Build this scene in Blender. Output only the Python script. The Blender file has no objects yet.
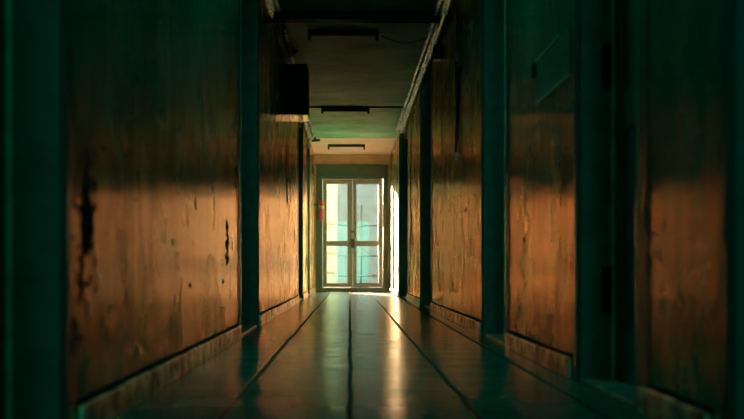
import bpy, bmesh, math, random
from mathutils import Vector, Matrix
random.seed(7)
S = bpy.context.scene
COL = S.collection
F = 1136.7          # focal length in pixels of a 744 px wide frame, 55 mm on 36 mm
CAMH = 0.43

# ------------------------------------------------------------------ camera
cd = bpy.data.cameras.new('camera')
cam = bpy.data.objects.new('camera', cd); COL.objects.link(cam)
cam.location = (0, 0, CAMH); cam.rotation_euler = (math.pi/2, 0, 0)
cd.lens = 55; cd.sensor_width = 36; cd.sensor_fit = 'HORIZONTAL'
cd.shift_x = 22/744; cd.shift_y = 60.5/744
cd.clip_start = 0.02; cd.clip_end = 200
cd.dof.use_dof = True; cd.dof.focus_distance = 12.0; cd.dof.aperture_fstop = 2.6
S.camera = cam

# ------------------------------------------------------------------ world: bright sky over the yard, teal fill light added the other way
W = bpy.data.worlds.new('sky'); S.world = W; W.use_nodes = True
nt = W.node_tree; nt.nodes.clear()
tc = nt.nodes.new('ShaderNodeTexCoord'); sp = nt.nodes.new('ShaderNodeSeparateXYZ')
nt.links.new(tc.outputs['Generated'], sp.inputs[0])
mr = nt.nodes.new('ShaderNodeMapRange'); mr.interpolation_type = 'SMOOTHSTEP'
mr.inputs['From Min'].default_value = -0.92; mr.inputs['From Max'].default_value = -0.70
nt.links.new(sp.outputs['Y'], mr.inputs['Value'])
mx = nt.nodes.new('ShaderNodeMix'); mx.data_type = 'RGBA'
nt.links.new(mr.outputs['Result'], mx.inputs[0])
mx.inputs[6].default_value = (0.02, 3.3, 2.4, 1)
mx.inputs[7].default_value = (1.5, 2.2, 2.4, 1)
bg = nt.nodes.new('ShaderNodeBackground'); nt.links.new(mx.outputs[2], bg.inputs[0])
bg.inputs[1].default_value = 1.0
wo = nt.nodes.new('ShaderNodeOutputWorld'); nt.links.new(bg.outputs[0], wo.inputs[0])
W.cycles.sampling_method = 'AUTOMATIC'

# ------------------------------------------------------------------ sun over the yard outside the glazed door
sd = bpy.data.lights.new('sun', 'SUN'); sd.energy = 540.0; sd.color = (1.0, 0.60, 0.37); sd.angle = math.radians(3)
sun = bpy.data.objects.new('sun', sd); COL.objects.link(sun)
sun.rotation_euler = Vector((-0.36, 1.0, 0.15)).to_track_quat('Z', 'Y').to_euler()
sun.location = (0, 26, 12)

# teal fill lights added over and behind the camera, out of view
def add_fill(y, watts):
    d = bpy.data.lights.new('fill_light', 'AREA'); d.shape = 'RECTANGLE'; d.size = .62; d.size_y = .05
    d.energy = watts; d.color = (.02, 1.0, .68)
    o = bpy.data.objects.new('fill_light', d); COL.objects.link(o); o.location = (-.065, y, 2.60)
add_fill(5.65, 4.6); add_fill(0.60, 3.2); add_fill(-4.4, 4.0)

S.view_settings.view_transform = 'Standard'; S.view_settings.look = 'None'
S.view_settings.exposure = 0.85; S.view_settings.gamma = 1.0
S.view_settings.use_curve_mapping = False
S.cycles.max_bounces = 10; S.cycles.diffuse_bounces = 5; S.cycles.glossy_bounces = 6
S.cycles.transparent_max_bounces = 12; S.cycles.sample_clamp_indirect = 6.0
S.cycles.use_denoising = True

# ------------------------------------------------------------------ materials
class NT:
    def __init__(s, name):
        s.m = bpy.data.materials.new(name); s.m.use_nodes = True
        s.t = s.m.node_tree; s.t.nodes.clear()
        s.out = s.n('ShaderNodeOutputMaterial')
    def n(s, k, **kw):
        o = s.t.nodes.new(k)
        for a, v in kw.items(): setattr(o, a, v)
        return o
    def l(s, a, b): s.t.links.new(a, b)
    def coord(s, scale=(1, 1, 1), loc=(0, 0, 0)):
        g = s.n('ShaderNodeNewGeometry'); mp = s.n('ShaderNodeMapping')
        s.l(g.outputs['Position'], mp.inputs[0])
        mp.inputs['Scale'].default_value = scale; mp.inputs['Location'].default_value = loc
        return mp.outputs[0]
    def noise(s, vec, sc, det=3, rough=.55, dist=0):
        n = s.n('ShaderNodeTexNoise'); s.l(vec, n.inputs['Vector'])
        n.inputs['Scale'].default_value = sc; n.inputs['Detail'].default_value = det
        n.inputs['Roughness'].default_value = rough; n.inputs['Distortion'].default_value = dist
        return n.outputs['Fac']
    def ramp(s, fac, stops):
        r = s.n('ShaderNodeValToRGB'); s.l(fac, r.inputs[0])
        e = r.color_ramp.elements
        while len(e) < len(stops): e.new(0.5)
        for q, (p, c) in zip(e, stops):
            q.position = p; q.color = c if len(c) == 4 else (*c, 1)
        return r.outputs[0]
    def map(s, fac, a, b, c, d):
        r = s.n('ShaderNodeMapRange'); s.l(fac, r.inputs['Value'])
        for k, v in zip(('From Min', 'From Max', 'To Min', 'To Max'), (a, b, c, d)): r.inputs[k].default_value = v
        return r.outputs[0]
    def math(s, op, a, b=None):
        r = s.n('ShaderNodeMath', operation=op)
        for i, v in enumerate((a, b)):
            if v is None: continue
            if isinstance(v, (int, float)): r.inputs[i].default_value = v
            else: s.l(v, r.inputs[i])
        return r.outputs[0]
    def mix(s, fac, a, b, mode='MIX'):
        r = s.n('ShaderNodeMix', data_type='RGBA', blend_type=mode)
        for i, v in ((0, fac), (6, a), (7, b)):
            if isinstance(v, (int, float)): r.inputs[i].default_value = v
            elif isinstance(v, tuple): r.inputs[i].default_value = (*v, 1) if len(v) == 3 else v
            else: s.l(v, r.inputs[i])
        return r.outputs[2]
    def bump(s, h, strength, dist, prev=None):
        b = s.n('ShaderNodeBump'); s.l(h, b.inputs['Height'])
        b.inputs['Strength'].default_value = strength; b.inputs['Distance'].default_value = dist
        if prev: s.l(prev, b.inputs['Normal'])
        return b.outputs[0]
    def prin(s, col, rough=.5, metal=0, normal=None, spec=.5, coat=0, coat_r=.1):
        p = s.n('ShaderNodeBsdfPrincipled')
        for k, v in (('Base Color', col), ('Roughness', rough), ('Metallic', metal), ('Specular IOR Level', spec),
                     ('Coat Weight', coat), ('Coat Roughness', coat_r)):
            if isinstance(v, (int, float)): p.inputs[k].default_value = v
            elif isinstance(v, tuple): p.inputs[k].default_value = (*v, 1)
            else: s.l(v, p.inputs[k])
        if normal: s.l(normal, p.inputs['Normal'])
        return p.outputs[0]
    def done(s, sh):
        s.l(sh, s.out.inputs[0]); return s.m

def simple(name, col, rough=.5, metal=0, var=.25, spec=.5, bump=.0, scale=14):
    k = NT(name); v = k.coord()
    n = k.noise(v, scale, 4)
    c = k.mix(k.map(n, .35, .65, 0, 1), tuple(x*(1-var) for x in col), tuple(min(1, x*(1+var)) for x in col))
    nn = k.bump(n, bump, .01) if bump else None
    return k.done(k.prin(c, rough, metal, nn, spec))

def wall_paint():
    # old varnish-like gloss paint on plaster: tawny, streaked downwards, dirty
    k = NT('glossy_tawny_wall_paint')
    v = k.coord((1, 1, 1)); st = k.coord((1, 1, .13))
    blot = k.noise(v, 1.3, 5, .6, .4)
    strk = k.noise(st, 7, 5, .65, .5)
    fine = k.noise(st, 38, 3, .6)
    spk = k.noise(v, 55, 2)
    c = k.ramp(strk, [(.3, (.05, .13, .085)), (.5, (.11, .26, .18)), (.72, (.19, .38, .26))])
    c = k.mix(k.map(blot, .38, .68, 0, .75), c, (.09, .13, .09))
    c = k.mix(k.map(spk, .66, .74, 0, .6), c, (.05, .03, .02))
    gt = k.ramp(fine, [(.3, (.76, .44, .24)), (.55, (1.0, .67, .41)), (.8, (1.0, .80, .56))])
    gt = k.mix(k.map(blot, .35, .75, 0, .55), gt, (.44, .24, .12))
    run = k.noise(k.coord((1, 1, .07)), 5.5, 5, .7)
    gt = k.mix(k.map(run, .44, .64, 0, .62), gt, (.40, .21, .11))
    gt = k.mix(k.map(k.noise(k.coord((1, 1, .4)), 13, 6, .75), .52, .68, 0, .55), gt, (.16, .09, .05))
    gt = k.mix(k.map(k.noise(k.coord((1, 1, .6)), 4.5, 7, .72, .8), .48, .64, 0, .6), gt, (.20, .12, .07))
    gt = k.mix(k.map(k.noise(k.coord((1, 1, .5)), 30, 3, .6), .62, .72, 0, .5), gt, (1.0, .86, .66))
    b = k.bump(k.noise(st, 4, 3, .5, .6), .25, .004)
    b = k.bump(fine, .05, .001, b)
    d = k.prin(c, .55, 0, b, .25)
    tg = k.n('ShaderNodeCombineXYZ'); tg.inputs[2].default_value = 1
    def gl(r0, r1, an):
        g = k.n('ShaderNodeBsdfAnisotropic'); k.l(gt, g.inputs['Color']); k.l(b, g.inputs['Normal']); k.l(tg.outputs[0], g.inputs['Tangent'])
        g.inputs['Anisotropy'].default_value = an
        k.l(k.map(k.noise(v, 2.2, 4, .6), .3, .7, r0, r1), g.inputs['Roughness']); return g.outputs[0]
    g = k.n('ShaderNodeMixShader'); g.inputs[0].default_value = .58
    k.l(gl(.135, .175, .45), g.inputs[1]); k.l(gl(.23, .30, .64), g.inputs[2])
    fr = k.n('ShaderNodeLayerWeight'); fr.inputs[0].default_value = .5
    m = k.n('ShaderNodeMixShader')
    k.l(k.map(fr.outputs['Facing'], 0.3, .9, .15, .87), m.inputs[0]); k.l(d, m.inputs[1]); k.l(g.outputs[0], m.inputs[2])
    return k.done(m.outputs[0])

def floor_mat():
    # big dark glazed tiles laid in rows of 0.375 m, a little uneven
    k = NT('dark_glazed_floor_tile')
    T = .375
    g = k.n('ShaderNodeNewGeometry'); s3 = k.n('ShaderNodeSeparateXYZ'); k.l(g.outputs['Position'], s3.inputs[0])
    wob = k.noise(k.coord((.3, 1.1, 1)), 1.0, 2)
    x = k.math('ADD', s3.outputs[0], k.map(wob, 0, 1, -.011, .011))
    xs = k.math('DIVIDE', x, T); ys = k.math('DIVIDE', s3.outputs[1], T)
    def edge(u, w):
        f = k.math('FRACT', k.math('ADD', u, 100.5)); a = k.math('ABSOLUTE', k.math('SUBTRACT', f, .5))
        return k.map(a, w*.5, w, 1, 0)
    jx = edge(xs, .030); jy = edge(ys, .012)
    fx = k.math('FLOOR', k.math('ADD', xs, 100.5+.0)); fy = k.math('FLOOR', k.math('ADD', ys, 100.5))
    cb = k.n('ShaderNodeCombineXYZ'); k.l(fx, cb.inputs[0]); k.l(fy, cb.inputs[1])
    wn = k.n('ShaderNodeTexWhiteNoise', noise_dimensions='3D'); k.l(cb.outputs[0], wn.inputs['Vector'])
    j = k.math('MAXIMUM', jx, k.math('MULTIPLY', jy, .45))
    c = k.mix(wn.outputs['Value'], (.008, .10, .078), (.016, .16, .125))
    c = k.mix(k.map(k.noise(k.coord(), 3.0, 5, .65), .45, .7, 0, .6), c, (.02, .11, .085))
    c = k.mix(j, c, (.006, .008, .007))
    r = k.map(k.noise(k.coord((1, 1.6, 1)), 2.0, 4, .6), .3, .7, .16, .27)
    r = k.math('ADD', r, k.math('MULTIPLY', j, .5))
    # each tile sits a hair proud or tipped
    tilt = k.math('MULTIPLY', k.math('SUBTRACT', wn.outputs['Value'], .5), k.math('FRACT', k.math('ADD', ys, 100.5)))
    h = k.math('ADD', k.math('MULTIPLY', tilt, 1.0), k.math('MULTIPLY', j, -1.2))
    b = k.bump(h, .3, .002)
    b = k.bump(k.noise(k.coord((.25, 5.0, 1)), 5.0, 4), .40, .004, b)
    d = k.prin(c, .6, 0, b, .0)
    g = k.n('ShaderNodeBsdfGlossy'); g.inputs[0].default_value = (.78, .80, .74, 1); k.l(r, g.inputs['Roughness']); k.l(b, g.inputs['Normal'])
    fr = k.n('ShaderNodeLayerWeight'); fr.inputs[0].default_value = .5
    fac = k.math('MULTIPLY', k.map(fr.outputs['Facing'], .86, .985, .07, .92), k.math('SUBTRACT', 1, k.math('MULTIPLY', j, .9)))
    m = k.n('ShaderNodeMixShader'); k.l(fac, m.inputs[0]); k.l(d, m.inputs[1]); k.l(g.outputs[0], m.inputs[2])
    return k.done(m.outputs[0])

def ceiling_mat():
    k = NT('stained_plaster_ceiling')
    v = k.coord(); sx = k.coord((.35, 1.6, 1))
    n = k.noise(v, 1.4, 6, .65, .3); s = k.noise(sx, 6, 4, .6)
    c = k.mix(k.map(n, .35, .7, 0, 1), (.14, .36, .24), (.06, .17, .115))
    c = k.mix(k.map(s, .5, .75, 0, .55), c, (.04, .14, .08))
    b = k.bump(s, .4, .01)
    return k.done(k.prin(c, .75, 0, b, .12))

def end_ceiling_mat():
    k = NT('peach_lit_end_ceiling')  # far section's peach has the door's warm light put into it
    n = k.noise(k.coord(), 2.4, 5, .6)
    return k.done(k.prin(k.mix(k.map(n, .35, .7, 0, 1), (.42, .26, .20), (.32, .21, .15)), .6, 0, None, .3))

def skirt_mat():
    k = NT('worn_skirting_tile')
    v = k.coord()
    n = k.noise(v, 9, 6, .75, .5)
    c = k.ramp(n, [(.42, (.10, .06, .035)), (.50, (.62, .42, .28)), (.62, (.95, .78, .60))])
    b = k.bump(n, .3, .003)
    d = k.prin(c, .5, 0, b, .5)
    g = k.n('ShaderNodeBsdfGlossy'); k.l(k.mix(.25, c, (1.0, .80, .62)), g.inputs[0]); g.inputs['Roughness'].default_value = .30; k.l(b, g.inputs['Normal'])
    m = k.n('ShaderNodeMixShader'); m.inputs[0].default_value = .78; k.l(d, m.inputs[1]); k.l(g.outputs[0], m.inputs[2])
    return k.done(m.outputs[0])

def glass_mat():
    k = NT('dusty_door_glass')
    tr = k.n('ShaderNodeBsdfTransparent'); tr.inputs[0].default_value = (.90, .97, .94, 1)
    gl = k.n('ShaderNodeBsdfGlossy'); gl.inputs['Roughness'].default_value = .03
    df = k.n('ShaderNodeBsdfTranslucent'); df.inputs[0].default_value = (.8, .82, .76, 1)
    fr = k.n('ShaderNodeFresnel'); fr.inputs[0].default_value = 1.45
    m = k.n('ShaderNodeMixShader'); k.l(fr.outputs[0], m.inputs[0]); k.l(tr.outputs[0], m.inputs[1]); k.l(gl.outputs[0], m.inputs[2])
    m2 = k.n('ShaderNodeMixShader')
    k.l(k.map(k.noise(k.coord(), 5, 5, .7), .4, .8, .0, .0004), m2.inputs[0])
    k.l(m.outputs[0], m2.inputs[1]); k.l(df.outputs[0], m2.inputs[2])
    return k.done(m2.outputs[0])

def yard_wall_mat():
    k = NT('limewashed_yard_wall')
    v = k.coord(); s = k.coord((2.2, 1, .5))
    n = k.noise(v, 1.8, 6, .65, .6); q = k.noise(s, 2.0, 4)
    c = k.mix(k.map(n, .4, .65, 0, 1), (.085, .125, .145), (.085, .095, .10))
    c = k.mix(k.map(q, .52, .7, 0, .6), c, (.05, .085, .10))
    return k.done(k.prin(c, .8, 0, None, .2))

M = dict(
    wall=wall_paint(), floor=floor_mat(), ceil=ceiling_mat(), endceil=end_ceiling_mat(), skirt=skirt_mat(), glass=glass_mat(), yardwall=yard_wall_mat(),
    peel_shadow=simple('bare_plaster_and_shadow', (.014, .012, .010), .9, spec=.1),
    flake=simple('curled_paint_flake', (.45, .22, .10), .35),
    teal=simple('dark_teal_door_paint', (.022, .085, .064), .45, spec=.5, bump=.1),
    tealdk=simple('black_green_door_paint', (.010, .024, .019), .45, spec=.4),
    bead=simple('teal_bead_highlight', (.20, .50, .40), .3),
    plaster=simple('door_lining_board', (.12, .10, .07), .6),
    end=simple('brown_plaster_over_door', (.36, .20, .11), .6, var=.12, scale=3),
    pale=simple('pale_green_frame_paint', (.03, .055, .035), .45, var=.15),
    leaf=simple('olive_brown_leaf_paint', (.15, .12, .08), .4, var=.15),
    dark=simple('black_enamel', (.010, .026, .020), .85, spec=.03),
    iron=simple('dark_iron', (.02, .022, .02), .5, .6),
    pipe=simple('grey_painted_pipe', (.66, .58, .50), .25, .3, var=.6, bump=.6, scale=30),
    under=simple('pale_enamel_underside', (.95, .74, .60), .16, .85, var=.1),
    white=simple('off_white_plastic', (.6, .58, .5), .4, var=.1),
    red=simple('red_enamel', (.32, .04, .022), .3, spec=.6),
    label=simple('cream_label', (.40, .28, .18), .5),
    rubber=simple('black_rubber', (.012, .012, .012), .5),
    brass=simple('worn_brass', (.45, .30, .12), .35, .9),
    yard=simple('pale_yard_concrete', (.05, .085, .10), .9, scale=3),
    facade=simple('dark_facade_render', (.018, .03, .032), .9, scale=2),
    cyan=simple('pale_cyan_steel_door', (.03, .13, .12), .6, var=.1),
    rail=simple('blue_grey_rail_paint', (.012, .02, .022), .5),
    stone=simple('threshold_stone', (.25, .24, .20), .4, var=.5, bump=.8, scale=25),
)

# ------------------------------------------------------------------ mesh helpers
def BM(): return bmesh.new()
def box(bm, x0, x1, y0, y1, z0, z1, mi=0, bev=0):
    if bev:
        t = bmesh.new(); box(t, x0, x1, y0, y1, z0, z1, mi)
        bmesh.ops.bevel(t, geom=t.edges[:], offset=bev, segments=2, affect='EDGES', profile=.5)
        me = bpy.data.meshes.new('t'); t.to_mesh(me); t.free(); bm.from_mesh(me); bpy.data.meshes.remove(me); return
    vs = [bm.verts.new((x, y, z)) for x in (x0, x1) for y in (y0, y1) for z in (z0, z1)]
    for f in ((0, 1, 3, 2), (4, 6, 7, 5), (0, 4, 5, 1), (2, 3, 7, 6), (0, 2, 6, 4), (1, 5, 7, 3)):
        fc = bm.faces.new([vs[i] for i in f]); fc.material_index = mi
def tube(bm, pts, r, seg=10, mi=0, cap=True):
    pts = [Vector(p) for p in pts]; rings = []
    for i, p in enumerate(pts):
        d = (pts[min(i+1, len(pts)-1)] - pts[max(i-1, 0)]).normalized()
        a = d.orthogonal() if abs(d.z) > .95 else d.cross(Vector((0, 0, 1)))
        a.normalize(); b = d.cross(a).normalized()
        rr = r[i] if isinstance(r, (list, tuple)) else r
        rings.append([bm.verts.new(p + (a*math.cos(t) + b*math.sin(t))*rr) for t in (2*math.pi*j/seg for j in range(seg))])
    for A, B in zip(rings, rings[1:]):
        for j in range(seg):
            f = bm.faces.new((A[j], A[(j+1) % seg], B[(j+1) % seg], B[j])); f.smooth = True; f.material_index = mi
    if cap:
        for R in (rings[0], rings[-1]):
            f = bm.faces.new(R); f.material_index = mi
def lathe(bm, prof, c, seg=24, axis='Z'):
    rings = []
    for r, h in prof:
        rings.append([bm.verts.new(Vector(c) + Vector((r*math.cos(t), r*math.sin(t), h))) for t in (2*math.pi*j/seg for j in range(seg))])
    for A, B in zip(rings, rings[1:]):
        for j in range(seg):
            f = bm.faces.new((A[j], A[(j+1) % seg], B[(j+1) % seg], B[j])); f.smooth = True
    bm.faces.new(rings[0]); bm.faces.new(rings[-1])
def obj(name, bm, mats, parent=None, **props):
    bmesh.ops.recalc_face_normals(bm, faces=bm.faces[:])
    me = bpy.data.meshes.new(name); bm.to_mesh(me); bm.free()
    for m in (mats if isinstance(mats, (list, tuple)) else [mats]): me.materials.append(m)
    o = bpy.data.objects.new(name, me); COL.objects.link(o)
    if parent:
        o.parent = parent
        o.matrix_parent_inverse = Matrix.Translation(parent.location).inverted()
    for a, v in props.items(): o[a] = v
    return o
def struct(name, bm, mats): return obj(name, bm, mats, None, kind='structure')
def sempty(name, loc):
    o = bpy.data.objects.new(name, None); COL.objects.link(o); o.location = loc; o['kind'] = 'structure'; return o
def thing(name, label, cat, loc, group=None):
    o = bpy.data.objects.new(name, None); COL.objects.link(o); o.location = loc
    o['label'] = label; o['category'] = cat
    if group: o['group'] = group
    return o

# ------------------------------------------------------------------ dimensions
YB, YE, H = -9.0, 22.3, 2.70
XL = -0.70
DH = 2.52           # height of the side openings
REV = 0.13          # depth of the reveals
# openings: (near y, far y); x of the wall face between them
OL = [(1.87, 2.77), (7.22, 8.56), (15.3, 16.6), (18.5, 19.4)]
OR = [(1.72, 2.62), (3.46, 4.36), (6.38, 7.38), (12.15, 13.4), (16.5, 18.0)]
XR = [.88, .88, .88, .87, .84, .79]

def wall(side, ops, xs):
    s = -1 if side == 'left' else 1
    bm = BM(); ys = [YB] + [v for o in ops for v in o] + [YE]
    segs = []
    for i in range(0, len(ys), 2):
        x = xs[i//2]; a, b = sorted((s*x, s*1.25))
        # finely divided face so that the plaster can sag a little
        box(bm, a, b, ys[i], ys[i+1], 0, H)
        segs.append((x, ys[i], ys[i+1]))
    for i, (a, b) in enumerate(ops):
        x = max(xs[i], xs[i+1]); p, q = sorted((s*x, s*1.25))
        box(bm, p, q, a, b, DH, H)
    return bm, segs, s
def blob(bm, x, s, y, z, ry, rz, n=22, jag=.62, mi=1):
    # a flake-edged patch, 1.5 mm proud of the wall
    seed = [random.uniform(1-jag, 1+jag*.6) for _ in range(n)]
    out = [(y + ry*seed[i]*math.cos(2*math.pi*i/n), z + rz*seed[i]*math.sin(2*math.pi*i/n)) for i in range(n)]
    x0 = s*(x+.01); x1 = s*(x-.0016)
    A = [bm.verts.new((x1, a, b)) for a, b in out]; B = [bm.verts.new((x0, a, b)) for a, b in out]
    f = bm.faces.new(A); f.material_index = mi
    for i in range(n):
        f = bm.faces.new((A[i], A[(i+1) % n], B[(i+1) % n], B[i])); f.material_index = mi
def py(px, x): return x*F/abs(px-350)
def pz(py_, Y): return CAMH + (270-py_)*Y/F
def patch(bm, x, s, px, yy, wpx, hpx, **kw):
    Y = py(px, x); blob(bm, x, s, Y, pz(yy, Y), wpx*Y*Y/(x*F)*.5, hpx*Y/F*.5, **kw)

# ------------------------------------------------------------------ shell
fl = BM(); box(fl, -1.25, 1.25, YB, YE+.12, -.12, 0); struct('floor', fl, M['floor'])
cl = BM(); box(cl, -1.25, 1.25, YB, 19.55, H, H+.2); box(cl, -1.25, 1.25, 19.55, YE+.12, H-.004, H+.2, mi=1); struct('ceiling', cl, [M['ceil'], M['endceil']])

bm, segsL, _ = wall('left', OL, [.70]*5)
s = -1
for (a, b, c, d) in [(87, 158, 5, 30), (86, 178, 5, 34), (84, 200, 6, 40), (88, 214, 8, 46), (85, 235, 8, 40), (87, 248, 9, 34), (82, 262, 6, 34),
                     (80, 280, 6, 26), (71, 237, 8, 7), (75, 205, 4, 10), (76, 145, 3, 4), (79, 300, 5, 12), (74, 325, 6, 24), (72, 345, 5, 22),
                     (78, 338, 10, 8), (69, 360, 3, 20), (71, 146, 5, 4), (103, 148, 4, 3), (125, 156, 3, 3), (95, 262, 3, 14), (90, 228, 4, 20),
                     (227, 228, 2.2, 20), (227.5, 246, 3.5, 20), (227, 259, 3, 14), (223, 282, 2.4, 5), (236, 172, 2.5, 12), (236, 186, 1.6, 5),
                     (135, 200, 2, 5), (106, 234, 3, 3), (190, 340-55, 2, 6),
                     (286.6, 160, 1.1, 30), (286.8, 185, 1.3, 26), (287, 200, .8, 14), (270, 170, 1, 8),
                     (306, 232, 1.0, 28), (306.4, 252, 1.0, 22), (305.8, 272, .9, 26), (300.5-6, 235, .8, 14)]:
    patch(bm, .70, s, a, b, c*(.95 if a < 120 else 1.1), d*.9)
for i in range(46):
    patch(bm, .70, s, random.uniform(78, 96), random.uniform(150, 300), random.uniform(1.5, 3.5), random.uniform(3, 14))
struct('wall_left', bm, [M['wall'], M['peel_shadow']])

bm, segsR, _ = wall('right', OR, XR)
s = 1
for (x, a, b, c, d) in [(.87, 459, 85, 3, 36), (.87, 458, 110, 2, 40), (.87, 460, 70, 4, 8), (.87, 458, 132, 1.5, 18),
                        (.84, 411, 150, 1.2, 44), (.84, 410.5, 190, 1.4, 50), (.84, 411.4, 225, 1.6, 44), (.84, 410, 250, 1.5, 36), (.84, 409.6, 278, 1.2, 26),
                        (.84, 413, 240, .8, 16), (.87, 440, 170, 1.0, 6), (.87, 466, 210, 1.2, 5), (.88, 560, 165, 1.8, 4), (.88, 524, 240, 1.8, 4),
                        (.88, 720, 205, 2.5, 4), (.87, 475, 195, 1, 3)]:
    patch(bm, x, s, a, b, c, d)
struct('wall_right', bm, [M['wall'], M['peel_shadow']])

# end wall over and beside the glazed door (structure)
DX0, DX1, DZ = -.665, .745, 2.50
bm = BM()
box(bm, -1.25, DX0, YE, YE+.12, 0, H); box(bm, DX1, 1.25, YE, YE+.12, 0, H); box(bm, DX0, DX1, YE, YE+.12, DZ, H)
struct('wall_back', bm, M['end'])
# outer face of the building round the corridor's end
bm = BM()
box(bm, -8, -1.26, YE-.3, YE+.12, -.2, 7); box(bm, 1.26, 8, YE-.3, YE+.12, -.2, 7); box(bm, -1.26, 1.26, YE-.3, YE+.12, H+.21, 7)
struct('wall_facade', bm, M['facade'])

# skirting tiles
def skirting(name, segs, s):
    bm = BM()
    for x, a, b in segs:
        a += .13 if a > 0 else 0; b -= .045 if b < YE else .005
        y = a
        while y < b - .03:
            L = min(.30 + random.uniform(-.006, .006), b-y)
            t = .020 + random.uniform(-.002, .003); h = .082 + random.uniform(-.002, .002)
            p, q = sorted((s*(x-.0005), s*(x-t)))
            box(bm, p, q, y+.010, y+L-.010, .0005, h, bev=.005)
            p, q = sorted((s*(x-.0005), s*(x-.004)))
            box(bm, p, q, y, y+L, .0005, .0955+random.uniform(0, .004), mi=1)  # dark strip backs the joints; its top edge paints the skirting's shadow line
            y += L
    struct(name, bm, [M['skirt'], M['peel_shadow']])
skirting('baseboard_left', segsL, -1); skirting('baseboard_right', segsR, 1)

# ------------------------------------------------------------------ side doors
def side_door(n, s, a, b, xa, xb):
    x = max(xa, xb)
    xn, xf = xa, xb
    root = sempty('door_%d' % n, (s*(x+REV), (a+b)/2, 0))
    def bx(bm, u0, u1, y0, y1, z0, z1, **kw):
        p, q = sorted((s*u0, s*u1)); box(bm, p, q, y0, y1, z0, z1, **kw)
    e = .001
    bm = BM()   # lining: far jamb, near jamb, head; casings on the wall face
    t = .022
    bx(bm, xf+e, x+REV+.045, b-t, b-e, .001, DH-e)
    bx(bm, xn+e, x+REV+.045, a+e, a+t, .001, DH-e)
    bx(bm, x+e, x+REV+.045, a+t, b-t, DH-t, DH-e)
    obj('frame', bm, M['teal'], root)
    bm = BM()
    bx(bm, xf-.014, xf-e, b-.012, b+.035, .001, DH+.05, bev=.003)
    bx(bm, xn-.006, xn-e, a-.115, a-.014, .001, DH+.05, bev=.002)
    obj('casing', bm, M['tealdk'], root)
    bm = BM(); bx(bm, xn-.010, xn-e, a-.0135, a+.012, .001, DH+.05, bev=.004)
    obj('jamb_edge', bm, M['wall'], root, label='varnished edge strip catching the light')
    lf = BM()   # panelled leaf at the back of the reveal
    u0, u1 = x+REV, x+REV+.04
    y0, y1 = a+t+.004, b-t-.004; z0, z1 = .012, DH-t-.004
    bx(lf, u0+.012, u1, y0, y1, z0, z1)
    w = .10
    for (p0, p1, q0, q1) in ((y0, y0+w, z0, z1), (y1-w, y1, z0, z1), (y0+w, y1-w, z0, z0+.2), (y0+w, y1-w, .95, 1.09), (y0+w, y1-w, 2.0, 2.1), (y0+w, y1-w, z1-.1, z1)):
        bx(lf, u0, u0+.012, p0, p1, q0, q1, bev=.003)
    leaf = obj('leaf', lf, M['teal'], root)
    bd = BM()   # corner bead between leaf and jamb, its highlight put into the pale colour
    bx(bd, u0-.014, u0-.001, b-t-.013, b-t-.001, .015, DH-t-.002, bev=.004)
    obj('stop_bead', bd, M['bead'], root)
    for z in ((1.12, .27) if (s > 0 and 3 < a < 4) else ()):
        h = BM(); yy = b-t-.016
        bx(h, u0-.05, u0-.0155, b-t-.004, b-t-.0005, z, z+.17)
        tube(h, [(s*(u0-.024), yy-.004, z-.004), (s*(u0-.024), yy-.004, z+.174)], .0085, 10)
        obj('hinge', h, M['dark'], root, label='dark butt hinge on the jamb')
    kn = BM(); zz = 1.0
    tube(kn, [(s*(u0-.002), y0+.06, zz), (s*(u0-.05), y0+.06, zz)], .009, 8)
    tube(kn, [(s*(u0-.05), y0+.052, zz), (s*(u0-.052), y0+.16, zz)], .009, 8)
    obj('door_handle', kn, M['brass'], leaf)
    th = BM(); bx(th, x-.0, x+REV, a+t+.002, b-t-.002, .0005, .018, bev=.004)
    obj('threshold', th, M['stone'], root)
n = 2
for i, (a, b) in enumerate(OL): side_door(n, -1, a, b, .70, .70); n += 1
for i, (a, b) in enumerate(OR): side_door(n, 1, a, b, XR[i], XR[i+1]); n += 1

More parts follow.
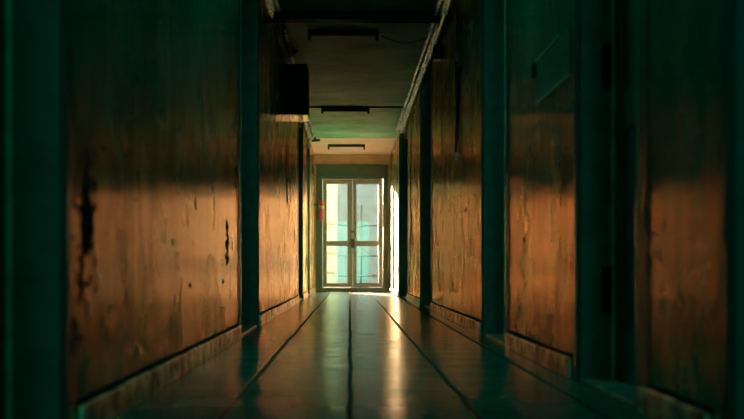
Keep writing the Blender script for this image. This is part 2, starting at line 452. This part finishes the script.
# ------------------------------------------------------------------ glazed double door at the end
root = sempty('door_1', ((DX0+DX1)/2, YE, 0))
yf0, yf1 = YE-.02, YE+.10
fr = BM(); e = .001
X = lambda px: (px-350)*YE/F
Z = lambda p: CAMH + (270-p)*YE/F
box(fr, DX0+e, X(322.5), yf0, yf1, .001, DZ-e, bev=.004); box(fr, X(383), DX1-e, yf0, yf1, .001, DZ-e, bev=.004)
box(fr, X(322.5), X(383), yf0, yf1, Z(175.5), DZ-e, bev=.004)
box(fr, X(322.5), X(383), yf0+.01, yf1, Z(179), Z(175.5), bev=.004)
box(fr, X(322.5), X(383), yf0+.01, yf1, .001, Z(287.5), bev=.004)
box(fr, DX0-.02, DX1+.02, yf0-.012, yf0+.015, Z(176.2), Z(174.8), bev=.003)
obj('frame', fr, M['pale'], root)
for (a, b, g0, g1, hs) in ((322.8, 352.4, 326.2, 348, 1), (352.8, 382.8, 356, 379, -1)):
    lf = BM(); x0, x1, u0, u1 = X(a), X(b), X(g0), X(g1); y0, y1 = YE, YE+.045
    zb, zt = Z(287.2), Z(179.3)
    box(lf, x0, u0, y0, y1, zb, zt, bev=.005); box(lf, u1, x1, y0, y1, zb, zt, bev=.005)
    box(lf, u0, u1, y0, y1, Z(183.5), zt, bev=.003); box(lf, u0, u1, y0, y1, Z(245.5), Z(241.5), bev=.003); box(lf, u0, u1, y0, y1, zb, Z(283.6), bev=.003)
    for (za, zc) in ((Z(241.5), Z(183.5)), (Z(283.6), Z(245.5))):   # glazing beads
        q = .012
        box(lf, u0, u0+q, y0+.008, y1-.008, za, zc); box(lf, u1-q, u1, y0+.008, y1-.008, za, zc)
        box(lf, u0+q, u1-q, y0+.008, y1-.008, za, za+q); box(lf, u0+q, u1-q, y0+.008, y1-.008, zc-q, zc)
    leaf = obj('leaf', lf, M['leaf'], root)
    for (za, zc) in ((Z(241.5), Z(183.5)), (Z(283.6), Z(245.5))):
        g = BM(); box(g, u0+.004, u1-.004, y0+.019, y0+.025, za+.004, zc-.004); obj('pane', g, M['glass'], leaf)
h = BM(); box(h, X(351), X(354.5), YE-.012, YE-.001, Z(248), Z(239), bev=.003)
tube(h, [(X(352), YE-.012, Z(243)), (X(352), YE-.06, Z(243))], .011, 10)
tube(h, [(X(352.2), YE-.058, Z(243)), (X(348.6), YE-.06, Z(243.3))], .012, 10)
obj('door_handle', h, M['iron'], root)
h = BM(); box(h, X(351.2), X(354), YE-.014, YE-.001, Z(233), Z(230.5), bev=.003); obj('bolt', h, M['iron'], root)

# ------------------------------------------------------------------ ceiling beam, joint strips
bm = BM(); box(bm, -.70+.001, .87-.001, 9.95, 10.12, H-.075, H-.001, bev=.01)
struct('trim_1', bm, M['dark'])
bm = BM(); box(bm, -.698, .838, 15.76, 15.80, H-.02, H-.001, bev=.004)
struct('trim_2', bm, M['dark'])

# unseen housings added to go with the fill lights
for k, y in enumerate((5.65, .60, -4.4)):
    bm = BM(); box(bm, -.40, .27, y-.035, y+.035, 2.615, H-.001, bev=.006)
    struct('trim_%d' % (k+3), bm, M['dark'])

# fluorescent battens, their tubes taken out
def batten(y, label):
    xc = -.065
    r = thing('ceiling_light', label, 'ceiling light', (xc, y, H), 'tubeless battens across the ceiling')
    b = BM(); box(b, xc-.335, xc+.335, y-.03, y+.03, H-.05-(.02 if 15 < y < 16 else 0), H-.001-(.02 if 15 < y < 16 else 0), bev=.006)
    obj('batten', b, M['dark'], r)
    for sx in (-1, 1):
        b = BM(); q = xc+sx*.32
        box(b, q-.016, q+.016, y-.02, y+.02, H-.098, H-.0505-(.02 if 15 < y < 16 else 0), bev=.005)
        obj('lamp_holder', b, M['dark'], r)
batten(10.75, 'dark tubeless light batten on the ceiling nearest the camera, just past the crossbeam')
batten(15.78, 'dark tubeless light batten mid-corridor on the thin ceiling strip')
batten(20.5, 'dark tubeless light batten on the peach-lit ceiling nearest the glazed door')

r = thing('smoke_detector', 'round dark ceiling detector at left just beyond the crossbeam', 'smoke detector', (-.60, 11.75, H))
b = BM(); lathe(b, [(.058, -.001), (.058, -.012), (.05, -.028), (.03, -.034)], (-.60, 11.75, H)); obj('base', b, M['dark'], r)
b = BM(); lathe(b, [(.026, -.0345), (.024, -.045), (.012, -.05)], (-.60, 11.75, H)); obj('sensor_cap', b, M['iron'], r)

r = thing('ceiling_camera', 'small black fitting on the ceiling edge at left near the glazed door', 'camera', (-.60, 19.5, H))
b = BM(); tube(b, [(-.60, 19.5, H-.001), (-.60, 19.5, H-.03)], .02, 12); obj('mount', b, M['dark'], r)
b = BM(); tube(b, [(-.66, 19.52, H-.052), (-.64, 19.52, H-.05), (-.52, 19.46, H-.048)], [.012, .022, .022], 12); obj('body', b, M['dark'], r)

# ------------------------------------------------------------------ pipes along the ceiling edges
def pipes(s, xw, y0, y1, label, nm, drop):
    r = thing('ceiling_pipe', label, 'pipe', (s*xw, (y0+y1)/2, H-.05))
    for k, (dx, dz, rad) in enumerate(((.034, .034, .024), (.086, .030, .019), (.030, .088, .017))):
        b = BM(); pts = []; y = y0; rr = []
        while y < y1:
            pts.append((s*(xw-dx+random.uniform(-.004, .004)), y, H-dz+random.uniform(-.006, .004))); rr.append(rad*random.uniform(.82, 1.2)); y += .17
        tube(b, pts, rr, 10)
        y = y0+.4+k*.3
        while y < y1-.1:
            tube(b, [(s*(xw-dx), y, H-dz), (s*(xw-dx), y+.07, H-dz)], rad*1.32, 10); y += 1.25
        obj('pipe', b, M['pipe'], r)
    y = y0+.25
    while y < y1:
        b = BM()
        p, q = sorted((s*(xw-.001), s*(xw-.104)))
        box(b, p, q, y, y+.025, H-.056, H-.0515); box(b, *sorted((s*(xw-.100), s*(xw-.104))), y, y+.025, H-.056, H-.001)
        box(b, *sorted((s*(xw-.001), s*(xw-.052))), y, y+.025, H-.104, H-.100)
        obj('clamp', b, M['iron'], r); y += 1.15
pipes(1, .84, 8.6, 18.3, 'pale grey pipe run clamped along the right ceiling edge', 'r', 0)
pipes(-1, .70, 8.6, 9.9, 'short pale pipe run on the left ceiling edge before the crossbeam', 'l', 0)
M['pipe'] = simple('shaded_pipe', (.05, .07, .055), .4, .2, var=.4, bump=.4, scale=30)  # same left pipe past the beam, its shade put into a darker colour
pipes(-1, .70, 10.4, 19.1, 'dark pipe run on the left ceiling edge beyond the crossbeam', 'l', 0)

# ------------------------------------------------------------------ things on the walls
# dark cabinet high on the left wall
y0, z0, z1 = 11.9, 2.05, 2.59
r = thing('wall_cabinet', 'black cabinet mounted high on the left wall, jutting into the corridor', 'cabinet', (-.70, y0, z0))
b = BM(); box(b, -.699, -.45, y0, y0+.5, z0+.012, z1, bev=.006); obj('body', b, M['dark'], r)
b = BM(); box(b, -.699, -.44, y0-.006, y0+.52, z0, z0+.0115, bev=.003); obj('bottom_plate', b, M['under'], r, label='pale underside plate')
b = BM(); box(b, -.4495, -.442, y0+.02, y0+.48, z0+.03, z1-.02, bev=.003); d = obj('door', b, M['dark'], r)
b = BM(); tube(b, [(-.4415, y0+.06, z0+.26), (-.425, y0+.06, z0+.26)], .012, 10); obj('knob', b, M['iron'], d)

# junction box high on the right wall
y0 = 10.9
r = thing('junction_box', 'small dark junction box high on the right wall under the pipes', 'junction box', (.87, y0, 2.44))
b = BM(); box(b, .80, .869, y0, y0+.12, 2.455, 2.585, bev=.006); obj('body', b, M['dark'], r)
b = BM(); box(b, .798, .869, y0-.002, y0+.122, 2.447, 2.4545, bev=.002); obj('bottom_plate', b, M['white'], r, label='pale bottom edge')

# cable dropping down the right wall
Y = 9.15
r = thing('wall_cable', 'dark cable hanging down the right wall to a pale connector', 'cable', (.87, Y, 2.0))
b = BM(); tube(b, [(.857+.004*math.sin(i*.9), Y+.012*math.sin(i*.7), 2.58-i*.1) for i in range(13)], .009, 8); obj('cable', b, M['rubber'], r)
b = BM(); tube(b, [(.855, Y, 1.375), (.855, Y, 1.315)], .014, 10); obj('connector', b, M['white'], r, label='pale connector end')
b = BM(); box(b, .843, .869, Y-.05, Y-.02, 2.10, 2.18, bev=.004); obj('clip', b, M['pipe'], r)

# hatch with bright thin edges on the right wall
y0, y1, z0, z1 = 4.52, 5.32, 1.205, 1.41
r = thing('wall_hatch', 'low wide dark hatch with thin bright rails on the right wall', 'hatch', (.88, y0, z0))
b = BM(); box(b, .874, .879, y0, y1-.01, z0+.006, z1-.006, bev=.002); obj('panel', b, M['teal'], r)
for z in (z0, z1-.006):
    b = BM(); box(b, .868, .879, y0+(.22 if z > z0 else 0), y1, z, z+.005, bev=.001); obj('rail', b, M['white'], r)
b = BM(); box(b, .858, .879, y1+.02, y1+.07, z1-.07, z1-.01, bev=.003); obj('latch', b, M['dark'], r)

# cable sagging from the first batten to the pipe run
b = BM(); pts = []
for i in range(17):
    t = i/16; pts.append((.30+.44*t, 10.80+.05*t, H-.045-.055*math.sin(math.pi*t)-.01*t))
tube(b, pts, .006, 8); o = obj('ceiling_cable', b, M['rubber'])
o['label'] = 'thin black cable sagging under the ceiling at right of the nearest batten'; o['category'] = 'cable'

# fire extinguisher by the glazed door
cx, cy, zb = -.545, 21.75, 1.37
r = thing('fire_extinguisher', 'red fire extinguisher hung at the left of the glazed door', 'fire extinguisher', (cx, cy, zb))
b = BM(); lathe(b, [(.045, 0), (.052, .01), (.054, .03), (.054, .34), (.048, .375), (.03, .40), (.02, .41)], (cx, cy, zb)); obj('cylinder', b, M['red'], r)
b = BM(); lathe(b, [(.0552, .24), (.0552, .29)], (cx, cy, zb)); obj('label_band', b, M['label'], r, label='cream label band')
b = BM(); lathe(b, [(.018, .41), (.022, .43), (.018, .455), (.008, .46)], (cx, cy, zb))
box(b, cx-.01, cx+.01, cy-.10, cy+.02, zb+.455, zb+.468, bev=.003); box(b, cx-.008, cx+.008, cy-.09, cy+.0, zb+.485, zb+.495, bev=.003)
obj('valve', b, M['iron'], r)
b = BM(); tube(b, [(cx-.015, cy, zb+.435), (cx-.07, cy-.02, zb+.42), (cx-.105, cy-.02, zb+.33), (cx-.105, cy-.01, zb+.18), (cx-.09, cy, zb+.06)], [.009, .009, .009, .011, .015], 8)
obj('hose', b, M['rubber'], r)
b = BM(); box(b, -.699, cx-.05, cy+.005, cy+.035, zb+.30, zb+.33, bev=.003)
tube(b, [(cx+.058*math.cos(t), cy+.058*math.sin(t), zb+.315) for t in [math.pi*(.5+i/12*1.0) for i in range(13)]], .005, 6)
obj('bracket', b, M['iron'], r)

# ------------------------------------------------------------------ the yard beyond the glass
b = BM(); box(b, -6, 6, YE+.12, 30.0, -.2, -.03); struct('floor_yard', b, M['yard'])
b = BM(); box(b, -1.5, 6, 28.0, 28.3, -.03, 3.1); struct('wall_yard', b, M['yardwall'])
YR = 25.0
xr = lambda p: (p-350)*YR/F
zr = lambda p: CAMH+(270-p)*YR/F
r = thing('railing', 'blue-grey three-rail railing seen through the right door panes', 'railing', (xr(361), YR, -.03))
for p in (225.5, 256, 276):
    b = BM(); tube(b, [(xr(338), YR, zr(p)+.01), (xr(362), YR, zr(p)), (xr(384), YR, zr(p)+.012)], .02, 8); obj('rail', b, M['rail'], r)
for p in (361, 383):
    b = BM(); tube(b, [(xr(p), YR+.03, -.03), (xr(p+.4), YR+.03, zr(205 if p == 361 else 222))], .022, 8); obj('post', b, M['rail'], r)
b = BM(); box(b, xr(372), xr(376), YR-.05, YR-.021, zr(277.5), zr(274), bev=.004); obj('latch', b, M['iron'], r)
b = BM(); tube(b, [(xr(362+i*1.4), YR-.04, zr(247.5+5*math.sin(i/6*1.5))) for i in range(7)], .010, 8); o = obj('hanging_cable', b, M['rubber'])
o['label'] = 'dark cable curving behind the lower right door pane'; o['category'] = 'cable'
YC = 24.2
xc_ = lambda p: (p-350)*YC/F
zc_ = lambda p: CAMH+(270-p)*YC/F
r = thing('steel_gate', 'pale cyan steel gate leaf outside, behind the left door panes', 'gate', (xc_(331), YC, -.03))
b = BM(); box(b, xc_(319), xc_(337), YC, YC+.03, .02, 2.6, bev=.004); obj('panel', b, M['cyan'], r)
for p in (224, 253, 272.5):
    b = BM(); box(b, xc_(319), xc_(337.3), YC-.03, YC-.001, zc_(p+.9), zc_(p-.9), bev=.003); obj('crossbar', b, M['rail'], r)
for p in (319, 336.3):
    b = BM(); box(b, xc_(p), xc_(p)+.02, YC-.02, YC-.0005, -.03, 2.62); obj('stile', b, M['cyan'], r)
